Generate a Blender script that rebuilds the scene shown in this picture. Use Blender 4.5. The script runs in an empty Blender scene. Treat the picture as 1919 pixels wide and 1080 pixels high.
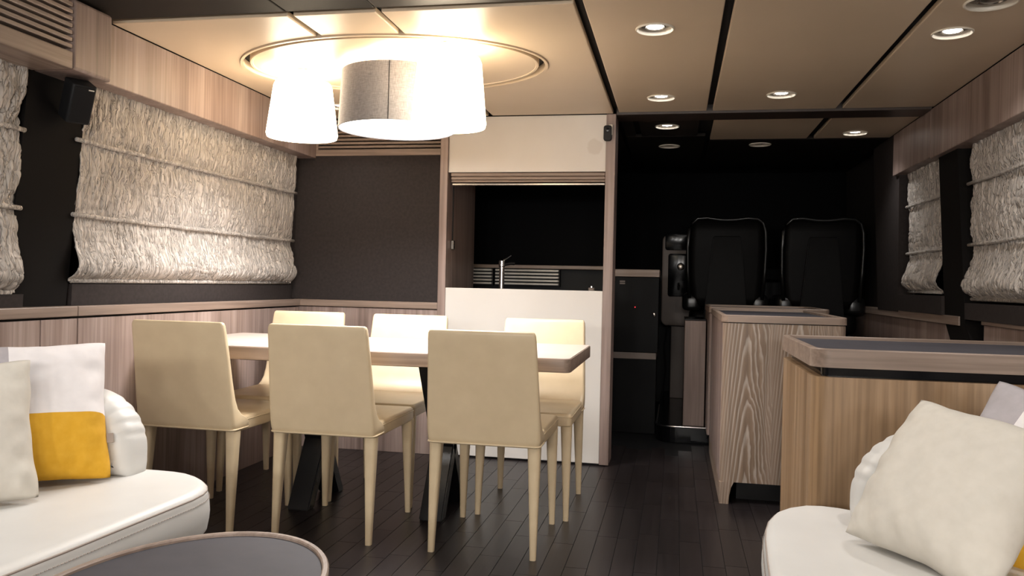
import bpy, bmesh, math, random
from mathutils import Vector, Matrix, noise
random.seed(7)
PI = math.pi
scene = bpy.context.scene
col = scene.collection

# ------------------------------------------------------------------ camera
F_PX, W_PX, H_PX = 1553.0, 1919.0, 1080.0
cam_d = bpy.data.cameras.new('camera')
cam = bpy.data.objects.new('camera', cam_d); col.objects.link(cam)
cam_d.sensor_fit = 'HORIZONTAL'; cam_d.sensor_width = 36.0
cam_d.lens = 36.0 * F_PX / W_PX
cam_d.clip_start = 0.02; cam_d.clip_end = 60
YAW, PITCH, ROLL = math.radians(11.196), math.radians(-0.317), math.radians(1.26)
cam.matrix_world = (Matrix.Translation((0, 0, 1.0)) @ Matrix.Rotation(YAW, 4, 'Z')
                    @ Matrix.Rotation(PI / 2 + PITCH, 4, 'X') @ Matrix.Rotation(ROLL, 4, 'Z'))
scene.camera = cam

# ------------------------------------------------------------------ world / exposure
w = bpy.data.worlds.new('night'); scene.world = w; w.use_nodes = True
w.node_tree.nodes['Background'].inputs[0].default_value = (0.010, 0.011, 0.014, 1)
w.node_tree.nodes['Background'].inputs[1].default_value = 0.2
vs = scene.view_settings
vs.view_transform = 'Standard'; vs.look = 'None'; vs.gamma = 1.0; vs.use_curve_mapping = False
vs.exposure = 0.09
SPOT_W = 17.0      # downlight power
LAMP_W = 8.0       # bulb in each white lamp shade
DRUM_W = 10.0
SHADE_E = 8.5
AFT_W = 240.0       # twice the power of each of the four unseen pendants added as fill light
DOWN_W = 9.8
CZ = 1.95          # ceiling height

# ------------------------------------------------------------------ materials
def mat(name, color=(0.5, 0.5, 0.5), rough=0.5, metal=0.0, spec=0.5, coat=0.0, sheen=0.0, emit=None, estr=0.0):
    m = bpy.data.materials.new(name); m.use_nodes = True
    p = m.node_tree.nodes['Principled BSDF']
    p.inputs['Base Color'].default_value = (*color, 1)
    p.inputs['Roughness'].default_value = rough
    p.inputs['Metallic'].default_value = metal
    p.inputs['Specular IOR Level'].default_value = spec
    p.inputs['Coat Weight'].default_value = coat
    p.inputs['Sheen Weight'].default_value = sheen
    if emit:
        p.inputs['Emission Color'].default_value = (*emit, 1)
        p.inputs['Emission Strength'].default_value = estr
    return m

def N(m, t, **kw):
    n = m.node_tree.nodes.new(t)
    for k, v in kw.items():
        setattr(n, k, v)
    return n

def L(m, a, b):
    m.node_tree.links.new(a, b)

def ramp(m, stops, interp='LINEAR'):
    r = N(m, 'ShaderNodeValToRGB'); r.color_ramp.interpolation = interp
    e = r.color_ramp.elements
    while len(e) < len(stops):
        e.new(0.5)
    for i, (p, c) in enumerate(stops):
        e[i].position = p; e[i].color = (*c, 1) if len(c) == 3 else c
    return r

def coords(m, scale, kind='Object', rot=(0, 0, 0), loc=(0, 0, 0)):
    tc = N(m, 'ShaderNodeTexCoord'); mp = N(m, 'ShaderNodeMapping')
    mp.inputs['Scale'].default_value = scale; mp.inputs['Rotation'].default_value = rot
    mp.inputs['Location'].default_value = loc
    L(m, tc.outputs[kind], mp.inputs['Vector'])
    return mp.outputs['Vector']

def bump(m, height, strength=0.2, dist=0.01):
    b = N(m, 'ShaderNodeBump'); b.inputs['Strength'].default_value = strength; b.inputs['Distance'].default_value = dist
    L(m, height, b.inputs['Height'])
    L(m, b.outputs['Normal'], m.node_tree.nodes['Principled BSDF'].inputs['Normal'])

def wood(name, c_dark, c_mid, c_light, axis='z', rough=0.42, scale=1.0, rnd=False, spec=0.4):
    m = mat(name, c_mid, rough, spec=spec)
    p = m.node_tree.nodes['Principled BSDF']
    s = {'z': (9, 9, 0.55), 'x': (0.55, 9, 9), 'y': (9, 0.55, 9)}[axis]
    f = {'z': (75, 75, 2.2), 'x': (2.2, 75, 75), 'y': (75, 2.2, 75)}[axis]
    loc_out = None
    v1 = coords(m, tuple(a * scale for a in s)); v2 = coords(m, tuple(a * scale for a in f))
    if rnd:
        oi = N(m, 'ShaderNodeObjectInfo'); ad = N(m, 'ShaderNodeVectorMath', operation='ADD')
        mu = N(m, 'ShaderNodeMath', operation='MULTIPLY'); mu.inputs[1].default_value = 37.0
        L(m, oi.outputs['Random'], mu.inputs[0]); L(m, v1, ad.inputs[0]); L(m, mu.outputs[0], ad.inputs[1]); v1 = ad.outputs[0]
        ad2 = N(m, 'ShaderNodeVectorMath', operation='ADD'); L(m, v2, ad2.inputs[0]); L(m, mu.outputs[0], ad2.inputs[1]); v2 = ad2.outputs[0]
    n1 = N(m, 'ShaderNodeTexNoise'); n1.inputs['Scale'].default_value = 1.0; n1.inputs['Detail'].default_value = 5; n1.inputs['Distortion'].default_value = 0.7
    n2 = N(m, 'ShaderNodeTexNoise'); n2.inputs['Scale'].default_value = 1.0; n2.inputs['Detail'].default_value = 3
    L(m, v1, n1.inputs['Vector']); L(m, v2, n2.inputs['Vector'])
    r1 = ramp(m, [(0.28, c_dark), (0.5, c_mid), (0.74, c_light)])
    L(m, n1.outputs['Fac'], r1.inputs[0])
    r2 = ramp(m, [(0.35, (0.72, 0.70, 0.68)), (0.62, (1.08, 1.08, 1.08))])
    L(m, n2.outputs['Fac'], r2.inputs[0])
    mx = N(m, 'ShaderNodeMix', data_type='RGBA', blend_type='MULTIPLY'); mx.inputs[0].default_value = 0.75
    L(m, r1.outputs[0], mx.inputs[6]); L(m, r2.outputs[0], mx.inputs[7])
    L(m, mx.outputs[2], p.inputs['Base Color'])
    bump(m, n2.outputs['Fac'], 0.10, 0.002)
    return m

M = {}
M['oak_v'] = wood('bleached_oak_upright', (0.185, 0.132, 0.112), (0.285, 0.212, 0.185), (0.375, 0.295, 0.262))
M['oak_warm'] = wood('warm_limed_oak', (0.21, 0.125, 0.062), (0.33, 0.21, 0.115), (0.44, 0.315, 0.205))
M['oak_y'] = wood('bleached_oak_fore_aft', (0.20, 0.145, 0.115), (0.29, 0.22, 0.18), (0.36, 0.285, 0.24), 'y')
M['oak_x'] = wood('bleached_oak_across', (0.20, 0.145, 0.112), (0.29, 0.215, 0.17), (0.36, 0.28, 0.23), 'x')
M['floor'] = wood('wenge_plank', (0.012, 0.009, 0.0095), (0.017, 0.0130, 0.0135), (0.025, 0.020, 0.020), 'y', rough=0.36, rnd=True)
M['dark_wood'] = mat('dark_stained_beam', (0.045, 0.032, 0.026), 0.35)

def cathedral_wood():
    m = mat('cathedral_oak', (0.3, 0.2, 0.15), 0.42, spec=0.4)
    p = m.node_tree.nodes['Principled BSDF']
    tc = N(m, 'ShaderNodeTexCoord'); sx = N(m, 'ShaderNodeSeparateXYZ'); L(m, tc.outputs['Object'], sx.inputs[0])
    def mth(op, a, b=None, c=None):
        n = N(m, 'ShaderNodeMath', operation=op)
        for i, q in enumerate((a, b, c)):
            if q is None: continue
            if isinstance(q, (int, float)): n.inputs[i].default_value = q
            else: L(m, q, n.inputs[i])
        return n.outputs[0]
    nz = N(m, 'ShaderNodeTexNoise'); nz.inputs['Scale'].default_value = 1.0; nz.inputs['Detail'].default_value = 4
    L(m, coords(m, (9, 9, 2.4)), nz.inputs['Vector'])
    wob = mth('SUBTRACT', nz.outputs['Fac'], 0.5)
    # two boards: arches centred on each board
    xw = mth('ADD', sx.outputs['X'], mth('MULTIPLY', wob, 0.05))
    left = mth('LESS_THAN', sx.outputs['X'], 0.445)
    dx1 = mth('SUBTRACT', xw, 0.335)
    dx2 = mth('SUBTRACT', xw, 0.56)
    dx = mth('ADD', mth('MULTIPLY', dx1, left), mth('MULTIPLY', dx2, mth('SUBTRACT', 1.0, left)))
    ab = mth('ABSOLUTE', dx); ax = mth('POWER', ab, 1.5)
    zz = mth('ADD', sx.outputs['Z'], mth('MULTIPLY', mth('SUBTRACT', 1.0, left), 0.23))
    ph = mth('ADD', mth('MULTIPLY', ax, 40.0), mth('MULTIPLY', zz, 1.55))
    ph = mth('ADD', ph, mth('MULTIPLY', wob, 0.9))
    fr = mth('FRACT', mth('MULTIPLY', ph, 4.2))
    r = ramp(m, [(0.0, (0.40, 0.34, 0.285)), (0.13, (0.37, 0.31, 0.255)), (0.24, (0.175, 0.115, 0.074)), (0.72, (0.215, 0.145, 0.096)), (1.0, (0.40, 0.33, 0.27))])
    L(m, fr, r.inputs[0])
    fade = N(m, 'ShaderNodeMapRange'); fade.interpolation_type = 'SMOOTHSTEP'
    fade.inputs['From Min'].default_value = 0.045; fade.inputs['From Max'].default_value = 0.12
    fade.inputs['To Min'].default_value = 0.12; fade.inputs['To Max'].default_value = 0.72; L(m, ab, fade.inputs['Value'])
    mf = N(m, 'ShaderNodeMix', data_type='RGBA'); L(m, fade.outputs[0], mf.inputs[0]); L(m, r.outputs[0], mf.inputs[6]); mf.inputs[7].default_value = (0.27, 0.20, 0.15, 1)
    n2 = N(m, 'ShaderNodeTexNoise'); n2.inputs['Scale'].default_value = 1.0; n2.inputs['Detail'].default_value = 3
    L(m, coords(m, (110, 110, 3)), n2.inputs['Vector'])
    r2 = ramp(m, [(0.35, (0.75, 0.75, 0.75)), (0.62, (1.12, 1.12, 1.14))]); L(m, n2.outputs['Fac'], r2.inputs[0])
    mx = N(m, 'ShaderNodeMix', data_type='RGBA', blend_type='MULTIPLY'); mx.inputs[0].default_value = 0.8
    L(m, mf.outputs[2], mx.inputs[6]); L(m, r2.outputs[0], mx.inputs[7]); L(m, mx.outputs[2], p.inputs['Base Color'])
    bump(m, n2.outputs['Fac'], 0.1, 0.002)
    return m
M['oak_cathedral'] = cathedral_wood()

def mottled(name, c1, c2, sc, rough, spec=0.4, bstr=0.05, bdist=0.002, detail=4, sheen=0.0, aniso=(1, 1, 1)):
    m = mat(name, c1, rough, spec=spec, sheen=sheen)
    n = N(m, 'ShaderNodeTexNoise'); n.inputs['Scale'].default_value = sc; n.inputs['Detail'].default_value = detail
    L(m, coords(m, aniso), n.inputs['Vector'])
    r = ramp(m, [(0.3, c1), (0.7, c2)]); L(m, n.outputs['Fac'], r.inputs[0])
    L(m, r.outputs[0], m.node_tree.nodes['Principled BSDF'].inputs['Base Color'])
    bump(m, n.outputs['Fac'], bstr, bdist)
    return m

M['ceiling'] = mottled('beige_lacquer_panel', (0.60, 0.48, 0.345), (0.63, 0.505, 0.365), 3, 0.33, bstr=0.0)
M['ceiling_dark'] = mat('dark_ceiling_void', (0.012, 0.010, 0.009), 0.7)
M['ceil_brown'] = mottled('dark_brown_gloss_panel', (0.011, 0.0085, 0.007), (0.014, 0.0105, 0.008), 4, 0.6, spec=0.15, bstr=0)
M['ceil_grey'] = mottled('smoked_ceiling_panel', (0.026, 0.021, 0.017), (0.03, 0.0245, 0.020), 4, 0.5, spec=0.25, bstr=0)
M['dark_wall'] = mottled('charcoal_fabric_wall', (0.030, 0.0248, 0.0238), (0.038, 0.0315, 0.030), 60, 0.85, spec=0.1, bstr=0.1)
M['frame'] = mat('charcoal_window_frame', (0.011, 0.0098, 0.0092), 0.8, spec=0.04)
M['passage_black'] = mat('black_satin_front', (0.003, 0.003, 0.0035), 0.5, spec=0.12)
M['white_panel'] = mottled('ivory_wall_panel', (0.60, 0.57, 0.53), (0.64, 0.61, 0.57), 2.5, 0.42, bstr=0)
def stained_panel():
    m = mottled('ivory_panel_with_faint_stain', (0.62, 0.585, 0.54), (0.66, 0.625, 0.58), 2.5, 0.42, bstr=0)
    p = m.node_tree.nodes['Principled BSDF']
    base = p.inputs['Base Color'].links[0].from_socket
    tc = N(m, 'ShaderNodeTexCoord'); ds = N(m, 'ShaderNodeVectorMath', operation='DISTANCE')
    L(m, tc.outputs['Object'], ds.inputs[0]); ds.inputs[1].default_value = (-0.462, 4.609, 1.772)
    nz = N(m, 'ShaderNodeTexNoise'); nz.inputs['Scale'].default_value = 22; L(m, tc.outputs['Object'], nz.inputs['Vector'])
    ad = N(m, 'ShaderNodeMath', operation='MULTIPLY_ADD'); ad.inputs[1].default_value = 0.03; L(m, nz.outputs['Fac'], ad.inputs[0]); L(m, ds.outputs['Value'], ad.inputs[2])
    r = ramp(m, [(0.052, (0.90, 0.88, 0.86)), (0.060, (1, 1, 1))]); L(m, ad.outputs[0], r.inputs[0])
    mx = N(m, 'ShaderNodeMix', data_type='RGBA', blend_type='MULTIPLY'); mx.inputs[0].default_value = 1.0
    L(m, base, mx.inputs[6]); L(m, r.outputs[0], mx.inputs[7]); L(m, mx.outputs[2], p.inputs['Base Color'])
    return m
M['white_panel_stained'] = stained_panel()
M['leather'] = mottled('cream_leather', (0.63, 0.50, 0.325), (0.68, 0.545, 0.36), 14, 0.36, spec=0.45, bstr=0.05)
M['sofa'] = mottled('ivory_sofa_leather', (0.63, 0.62, 0.595), (0.67, 0.66, 0.635), 6, 0.45, spec=0.4, bstr=0.05)
M['sofa_seam'] = mat('taupe_seam', (0.34, 0.28, 0.24), 0.6)
M['cream_cloth'] = mottled('cream_cloth', (0.60, 0.565, 0.50), (0.64, 0.605, 0.54), 40, 0.8, spec=0.2, bstr=0.15)
M['white_cloth'] = mottled('white_cloth', (0.79, 0.755, 0.755), (0.83, 0.795, 0.795), 40, 0.85, spec=0.2, bstr=0.15)
M['yellow_cloth'] = mottled('mustard_cloth', (0.66, 0.355, 0.025), (0.72, 0.40, 0.04), 40, 0.8, spec=0.2, bstr=0.15)
M['grey_cloth'] = mottled('lilac_grey_cloth', (0.40, 0.375, 0.39), (0.44, 0.41, 0.43), 40, 0.85, spec=0.2, bstr=0.15)
M['tray'] = mottled('slate_leather_inlay', (0.048, 0.046, 0.055), (0.060, 0.057, 0.067), 12, 0.6, spec=0.25, bstr=0.05)
M['black_metal'] = mat('black_lacquered_steel', (0.008, 0.008, 0.009), 0.28, spec=0.5)
M['black_gloss'] = mat('black_gloss_acrylic', (0.004, 0.004, 0.005), 0.15, spec=0.3)
M['black_matte'] = mat('black_matte_plastic', (0.010, 0.010, 0.011), 0.6, spec=0.3)
M['black_leather'] = mottled('black_leather', (0.0022, 0.002, 0.002), (0.0035, 0.003, 0.003), 30, 0.5, spec=0.10, bstr=0.1)
M['black_piping'] = mat('glossy_black_leather_roll', (0.006, 0.006, 0.006), 0.28, spec=0.5)
M['night_glass'] = mat('night_window_glass', (0.0015, 0.0015, 0.002), 0.5, spec=0.03)
M['chrome'] = mat('chrome', (0.9, 0.9, 0.9), 0.2, metal=1.0)
M['ivory_trim'] = mat('ivory_lamp_trim', (0.72, 0.66, 0.56), 0.35)
M['reflector'] = mat('dull_reflector', (0.25, 0.22, 0.19), 0.25, metal=0.9)
M['downlight'] = mat('downlight_lens', (1, 1, 1), 0.5, emit=(1.0, 0.96, 0.92), estr=30.0)
M['red_led'] = mat('red_led', (1, 0.02, 0.02), 0.5, emit=(1.0, 0.03, 0.05), estr=1.6)
M['console'] = mottled('taupe_console_shell', (0.20, 0.16, 0.14), (0.22, 0.18, 0.155), 5, 0.5, bstr=0)
M['reflection_slat'] = mat('white_reflection_slat', (0.80, 0.76, 0.70), 0.35)  # pale colour stands in for a bright reflection in the galley
M['granite'] = mottled('dark_granite', (0.012, 0.012, 0.013), (0.05, 0.048, 0.048), 22, 0.2, bstr=0)
M['table_top'] = mottled('pale_oak_table_top', (0.44, 0.36, 0.31), (0.52, 0.44, 0.385), 3, 0.36, bstr=0.02, aniso=(0.6, 14, 14))

def shade_mat(name, color, estr, emit):
    m = mat(name, color, 0.8, emit=emit, estr=estr)
    p = m.node_tree.nodes['Principled BSDF']
    v = coords(m, (260, 260, 260)); n = N(m, 'ShaderNodeTexNoise'); n.inputs['Scale'].default_value = 1.0
    L(m, v, n.inputs['Vector']); bump(m, n.outputs['Fac'], 0.15, 0.001)
    return m
M['shade_white'] = shade_mat('glowing_white_shade', (0.9, 0.88, 0.84), SHADE_E, (1.0, 0.83, 0.60))
M['diffuser'] = shade_mat('lamp_diffuser', (0.9, 0.9, 0.9), 5.0, (1.0, 0.95, 0.90))
def linen():
    m = mat('grey_linen', (0.05, 0.046, 0.05), 0.8, spec=0.3, sheen=0.3)
    p = m.node_tree.nodes['Principled BSDF']
    a = N(m, 'ShaderNodeTexNoise'); a.inputs['Scale'].default_value = 1; a.inputs['Detail'].default_value = 3; L(m, coords(m, (520, 520, 40)), a.inputs['Vector'])
    b = N(m, 'ShaderNodeTexNoise'); b.inputs['Scale'].default_value = 1; b.inputs['Detail'].default_value = 3; L(m, coords(m, (40, 40, 520)), b.inputs['Vector'])
    s = N(m, 'ShaderNodeMath', operation='ADD'); L(m, a.outputs['Fac'], s.inputs[0]); L(m, b.outputs['Fac'], s.inputs[1])
    r = ramp(m, [(0.36, (0.17, 0.165, 0.175)), (0.66, (0.33, 0.32, 0.335))])
    h = N(m, 'ShaderNodeMath', operation='MULTIPLY'); h.inputs[1].default_value = 0.5; L(m, s.outputs[0], h.inputs[0])
    L(m, h.outputs[0], r.inputs[0]); L(m, r.outputs[0], p.inputs['Base Color']); bump(m, h.outputs[0], 0.3, 0.002)
    return m
M['linen'] = linen()
def blind_mat():
    m = mat('crinkled_silk', (0.46, 0.40, 0.345), 0.50, spec=0.45, sheen=0.15)
    p = m.node_tree.nodes['Principled BSDF']
    n = N(m, 'ShaderNodeTexNoise'); n.inputs['Scale'].default_value = 1; n.inputs['Detail'].default_value = 2; n.inputs['Distortion'].default_value = 0.8
    L(m, coords(m, (20, 60, 13)), n.inputs['Vector'])
    c = ramp(m, [(0.40, (1, 1, 1)), (0.485, (0.55, 0.55, 0.55)), (0.5, (0, 0, 0)), (0.515, (0.55, 0.55, 0.55)), (0.60, (1, 1, 1))]); L(m, n.outputs['Fac'], c.inputs[0])
    r = ramp(m, [(0.3, (0.43, 0.385, 0.345)), (0.7, (0.51, 0.46, 0.415))]); L(m, n.outputs['Fac'], r.inputs[0])
    L(m, r.outputs[0], p.inputs['Base Color']); bump(m, c.outputs[0], 1.0, 0.008)
    return m
M['blind'] = blind_mat()

# ------------------------------------------------------------------ mesh helpers
def box(bm, x0, x1, y0, y1, z0, z1, bev=0.0, seg=2):
    r = bmesh.ops.create_cube(bm, size=1.0)
    vs_ = r['verts']
    bmesh.ops.scale(bm, vec=(abs(x1 - x0), abs(y1 - y0), abs(z1 - z0)), verts=vs_)
    bmesh.ops.translate(bm, vec=((x0 + x1) / 2, (y0 + y1) / 2, (z0 + z1) / 2), verts=vs_)
    if bev > 0:
        es = list({e for v in vs_ for e in v.link_edges})
        bmesh.ops.bevel(bm, geom=es, offset=bev, segments=seg, profile=0.5, affect='EDGES')
    return bm

def B(*a, **k):
    return box(bmesh.new(), *a, **k)

def link(o, parent=None):
    col.objects.link(o)
    if parent is not None:
        o.parent = parent
    return o

def obj(name, bm, material, parent=None, smooth=False, local=None):
    """local: world position that becomes the object's origin (mesh is given in world space)"""
    if isinstance(bm, bmesh.types.BMesh):
        me = bpy.data.meshes.new(name)
        bmesh.ops.recalc_face_normals(bm, faces=bm.faces)
        bm.to_mesh(me); bm.free()
    else:
        me = bm
    if material is not None and len(me.materials) == 0:
        me.materials.append(M[material] if isinstance(material, str) else material)
    if smooth:
        for p in me.polygons: p.use_smooth = True
        if smooth != 'all':
            me.set_sharp_from_angle(angle=math.radians(38))
    o = bpy.data.objects.new(name, me)
    link(o, parent)
    return o

def tag(o, label=None, cat=None, group=None, kind=None):
    if label: o['label'] = label
    if cat: o['category'] = cat
    if group: o['group'] = group
    if kind: o['kind'] = kind
    return o

def thing(name, label, cat, loc=(0, 0, 0), rotz=0.0, group=None):
    e = bpy.data.objects.new(name, None); col.objects.link(e)
    e.location = loc; e.rotation_euler = (0, 0, rotz); e.empty_display_size = 0.1
    return tag(e, label, cat, group)

def struct(name, bm, material, label=None, **k):
    return tag(obj(name, bm, material, **k), label, None, None, 'structure')

def wpart(name, bm, material, parent, **k):
    """part whose mesh is in world coordinates although its parent sits elsewhere"""
    o = obj(name, bm, material, parent, **k)
    o.matrix_parent_inverse = Matrix.LocRotScale(parent.location, parent.rotation_euler, None).inverted()
    return o

def loft(bm, rings, cap=True, closed=True):
    vr = [[bm.verts.new(p) for p in r] for r in rings]
    n = len(vr[0])
    for a, b in zip(vr, vr[1:]):
        for i in range(n if closed else n - 1):
            j = (i + 1) % n
            bm.faces.new((a[i], a[j], b[j], b[i]))
    if cap:
        bm.faces.new(vr[0][::-1]); bm.faces.new(vr[-1])
    return bm

def lathe(bm, prof, cx=0, cy=0, n=48, cap0=False, cap1=False):
    rings = [[(cx + r * math.cos(2 * PI * i / n), cy + r * math.sin(2 * PI * i / n), z) for i in range(n)] for r, z in prof]
    vr = [[bm.verts.new(p) for p in r] for r in rings]
    for a, b in zip(vr, vr[1:]):
        for i in range(n):
            j = (i + 1) % n
            bm.faces.new((a[i], a[j], b[j], b[i]))
    if cap0: bm.faces.new(vr[0][::-1])
    if cap1: bm.faces.new(vr[-1])
    return bm

def tube(bm, pts, r, n=8, closed=False):
    pts = [Vector(p) for p in pts]; rings = []; m = len(pts); prev = None
    for i, p in enumerate(pts):
        a = pts[(i - 1) % m] if (closed or i > 0) else p
        b = pts[(i + 1) % m] if (closed or i < m - 1) else p
        t = (b - a).normalized()
        up = Vector((0, 0, 1)) if abs(t.z) < 0.9 else Vector((1, 0, 0))
        s = t.cross(up).normalized(); u = s.cross(t).normalized()
        rr = r[i] if isinstance(r, (list, tuple)) else r
        rings.append([p + (s * math.cos(2 * PI * k / n) + u * math.sin(2 * PI * k / n)) * rr for k in range(n)])
    if closed: rings.append(rings[0])
    return loft(bm, rings, cap=not closed)

def offset_poly(pts, d):
    """inset a counter-clockwise closed outline by d"""
    n = len(pts); out = []
    for i in range(n):
        p0, p1, p2 = Vector(pts[i - 1]), Vector(pts[i]), Vector(pts[(i + 1) % n])
        e1 = (p1 - p0).normalized(); e2 = (p2 - p1).normalized()
        n1 = Vector((-e1.y, e1.x)); n2 = Vector((-e2.y, e2.x))
        b = (n1 + n2)
        b = b.normalized() if b.length > 1e-6 else n1
        k = max(0.5, b.dot(n1))
        out.append(tuple(p1 + b * (d / k)))
    return out

def rprism(bm, outline, z0, z1, r0, r1, seg=5, to=lambda p, z: (p[0], p[1], z), crown=0.0):
    """solid with the given plan, bottom edge rounded by r0, top edge by r1"""
    rings = []
    for i in range(seg + 1):
        a = PI / 2 * i / seg
        rings.append((r0 * (1 - math.sin(a)), z0 + r0 * (1 - math.cos(a))))
    if crown > 0:
        for t in (0.25, 0.5, 0.75):
            rings.append((-crown * math.sin(PI * t), z0 + r0 + (z1 - r1 - z0 - r0) * t))
    for i in range(seg + 1):
        a = PI / 2 * i / seg
        rings.append((r1 * (1 - math.cos(a)), z1 - r1 + r1 * math.sin(a)))
    return loft(bm, [[to(p, z) for p in offset_poly(outline, d)] for d, z in rings])

def round_rect(x0, x1, y0, y1, r, n=6):
    """counter-clockwise; r is one radius or four (x1y0, x1y1, x0y1, x0y0)"""
    rs = r if isinstance(r, (list, tuple)) else (r,) * 4
    cs = [(x1, y0, -1, 1, -PI / 2), (x1, y1, -1, -1, 0), (x0, y1, 1, -1, PI / 2), (x0, y0, 1, 1, PI)]
    out = []
    for (cx, cy, sx, sy, a0), q in zip(cs, rs):
        if q <= 0: out.append((cx, cy)); continue
        for i in range(n + 1):
            a = a0 + PI / 2 * i / n
            out.append((cx + sx * q + q * math.cos(a), cy + sy * q + q * math.sin(a)))
    return out

def prism(bm, outline, z0, z1):
    return loft(bm, [[(x, y, z0) for x, y in outline], [(x, y, z1) for x, y in outline]])

# ================================================================== SETTING
XL, XR = -2.20, 1.33          # panelling faces
YA, YF = -3.2, 7.4
# ---- floor with planks
floor = struct('floor', B(-2.5, 1.6, YA, YF, -0.06, -0.004), 'black_matte', 'dark wenge plank floor')
PW, PL, GAP = 0.080, 0.46, 0.0022
pm = bpy.data.meshes.new('plank'); pb = B(GAP / 2, PW - GAP / 2, GAP / 2, PL - GAP / 2, -0.012, 0.0); pb.to_mesh(pm); pb.free(); pm.materials.append(M['floor'])
cand = []
for i in range(int(3.55 / PW) + 1):
    x = -2.205 + i * PW
    offy = random.random() * PL
    for j in range(int((5.42 - YA) / PL) + 1):
        y = YA + j * PL + offy - PL
        if y < YA or y + PL > 5.41 + 0.02: continue
        cx, cy = x + PW / 2, y + PL / 2
        vis = cy > 2.25 and cx < 0.30 and cx > -2.15 and cx > -0.56 * cy - 0.02
        if cx < -1.45 and cy < 2.5: vis = False
        if cx < -0.42 and cy > 4.7: vis = False
        if cx > -0.1 and cy < 2.5: vis = True if cx < 0.2 else False
        cand.append((0 if vis else 1, abs(cx + 0.5) + cy * 0.3, x, y))
cand.sort()
rest = bmesh.new()
for k, (nv, d, x, y) in enumerate(cand):
    if k < 300 and not nv:
        o = bpy.data.objects.new('plank', pm); link(o, floor); o.location = (x, y, 0)
    else:
        box(rest, x + GAP / 2, x + PW - GAP / 2, y + GAP / 2, y + PL - GAP / 2, -0.012, 0.0)
tag(obj('plank_field', rest, 'floor', floor), kind='stuff')

# ---- ceiling
ceil = struct('ceiling', B(-2.5, 1.6, YA, YF, CZ + 0.035, CZ + 0.09), 'ceiling_dark', 'beige panelled ceiling with dark joints')
TH = 0.022
panels = []
def cpanel(x0, x1, y0, y1, m='ceiling', z=CZ, name='ceiling_panel'):
    panels.append((obj(name, B(x0, x1, y0, y1, z, z + TH, bev=0.004, seg=2), m, ceil), x0, x1, y0, y1))
    return panels[-1][0]
g = 0.016
XG = [-0.345, 0.155, 0.812]
for y0, y1 in ((2.72 - 2.0, 4.572), (YA, 2.72 - 2.0 - 0.03)):
    cpanel(XG[0] + g, XG[1] - g, y0, y1); cpanel(XG[1] + g, XG[2] - g, y0, y1); cpanel(XG[2] + g, 1.272, y0, y1)
cpanel(0.02 + XG[1] + g, XG[2] - g - 0.015, 4.772, 5.46); cpanel(XG[2] + g - 0.005, 1.272, 4.772, 5.46)
cpanel(-0.335, -0.27, 4.772, 5.30, 'ceil_grey'); cpanel(-0.235, 0.11, 4.772, 5.30, 'ceil_grey')
cpanel(-0.335, 0.16, 5.33, 6.6, 'ceil_brown'); cpanel(0.19, 1.272, 5.49, 6.6, 'ceil_brown')
cpanel(-2.12, -1.40, YA, 2.765, 'ceil_brown', CZ + 0.008); cpanel(-1.395, -1.062, YA, 2.765, 'ceil_brown', CZ + 0.008)
cpanel(-1.058, XG[0] - g, YA, 2.765, 'ceil_grey', CZ + 0.008)
cpanel(-2.15, -0.36, 4.76, 6.6, 'ceil_brown')
# dining panels with the oval opening
EX, EY, EA, EB = -1.25, 3.50, 0.690, 0.475
def ell(a, b, n, t0=0, t1=2 * PI):
    return [(EX + a * math.cos(t0 + (t1 - t0) * i / n), EY + b * math.sin(t0 + (t1 - t0) * i / n)) for i in range(n + 1)]
def arc_x(x, s):
    c = (x - EX) / EA; return s * math.acos(c)
Y0, Y1 = 2.785, 4.598
def dining_panel(pts):
    bm = bmesh.new(); prism(bm, pts, CZ, CZ + TH); o = obj('ceiling_panel', bm, 'ceiling', ceil)
    if pts[0] == (-2.118, 2.785): panels.append((o, -2.118, -1.402, 4.1, 4.598))
    bv = o.modifiers.new('bev', 'BEVEL'); bv.width = 0.004; bv.segments = 2; bv.limit_method = 'ANGLE'; bv.angle_limit = math.radians(50)
xl0, xl1 = -2.118, -1.402
a1 = arc_x(xl1, 1)
dining_panel([(xl0, Y0), (xl1, Y0)] + ell(EA, EB, 28, 2 * PI - a1, a1)[0:] + [(xl1, Y1), (xl0, Y1)])
xr0, xr1 = -1.045, XG[0] - g
a2 = arc_x(xr0, 1)
dining_panel([(xr0, Y1), ] + ell(EA, EB, 36, a2, -a2) + [(xr0, Y0), (xr1, Y0), (xr1, Y1)])
xm0, xm1 = -1.380, -1.067
b0, b1 = arc_x(xm0, 1), arc_x(xm1, 1)
dining_panel([(xm0, Y0), (xm1, Y0)] + ell(EA, EB, 12, -b1, -b0))
dining_panel([(xm1, Y1), (xm0, Y1)] + ell(EA, EB, 12, b0, b1))
bm = bmesh.new()
ro = ell(EA, EB, 96)[:-1]; ri = ell(EA - 0.012, EB - 0.012, 96)[:-1]
loft(bm, [[(x, y, CZ + 0.03) for x, y in ro], [(x, y, CZ - 0.006) for x, y in ro], [(x, y, CZ - 0.006) for x, y in ri], [(x, y, CZ + 0.03) for x, y in ri]], cap=False)
obj('oval_rim', bm, 'ceiling', ceil)
bm = bmesh.new()
rings = [(0.040, CZ + 0.034), (0.040, CZ + 0.002), (0.043, CZ - 0.003), (0.052, CZ - 0.003), (0.055, CZ + 0.0)]
loft(bm, [[(x, y, z) for x, y in ell(EA - d, EB - d, 96)[:-1]] for d, z in rings])
obj('oval_disc', bm, 'ceiling', ceil)
# cross beam where the saloon meets the helm
struct('trim_1', B(-0.343, 1.265, 4.578, 4.765, CZ - 0.012, CZ + 0.04, bev=0.003), 'dark_wood', 'dark brown ceiling beam across the helm end')

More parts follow.
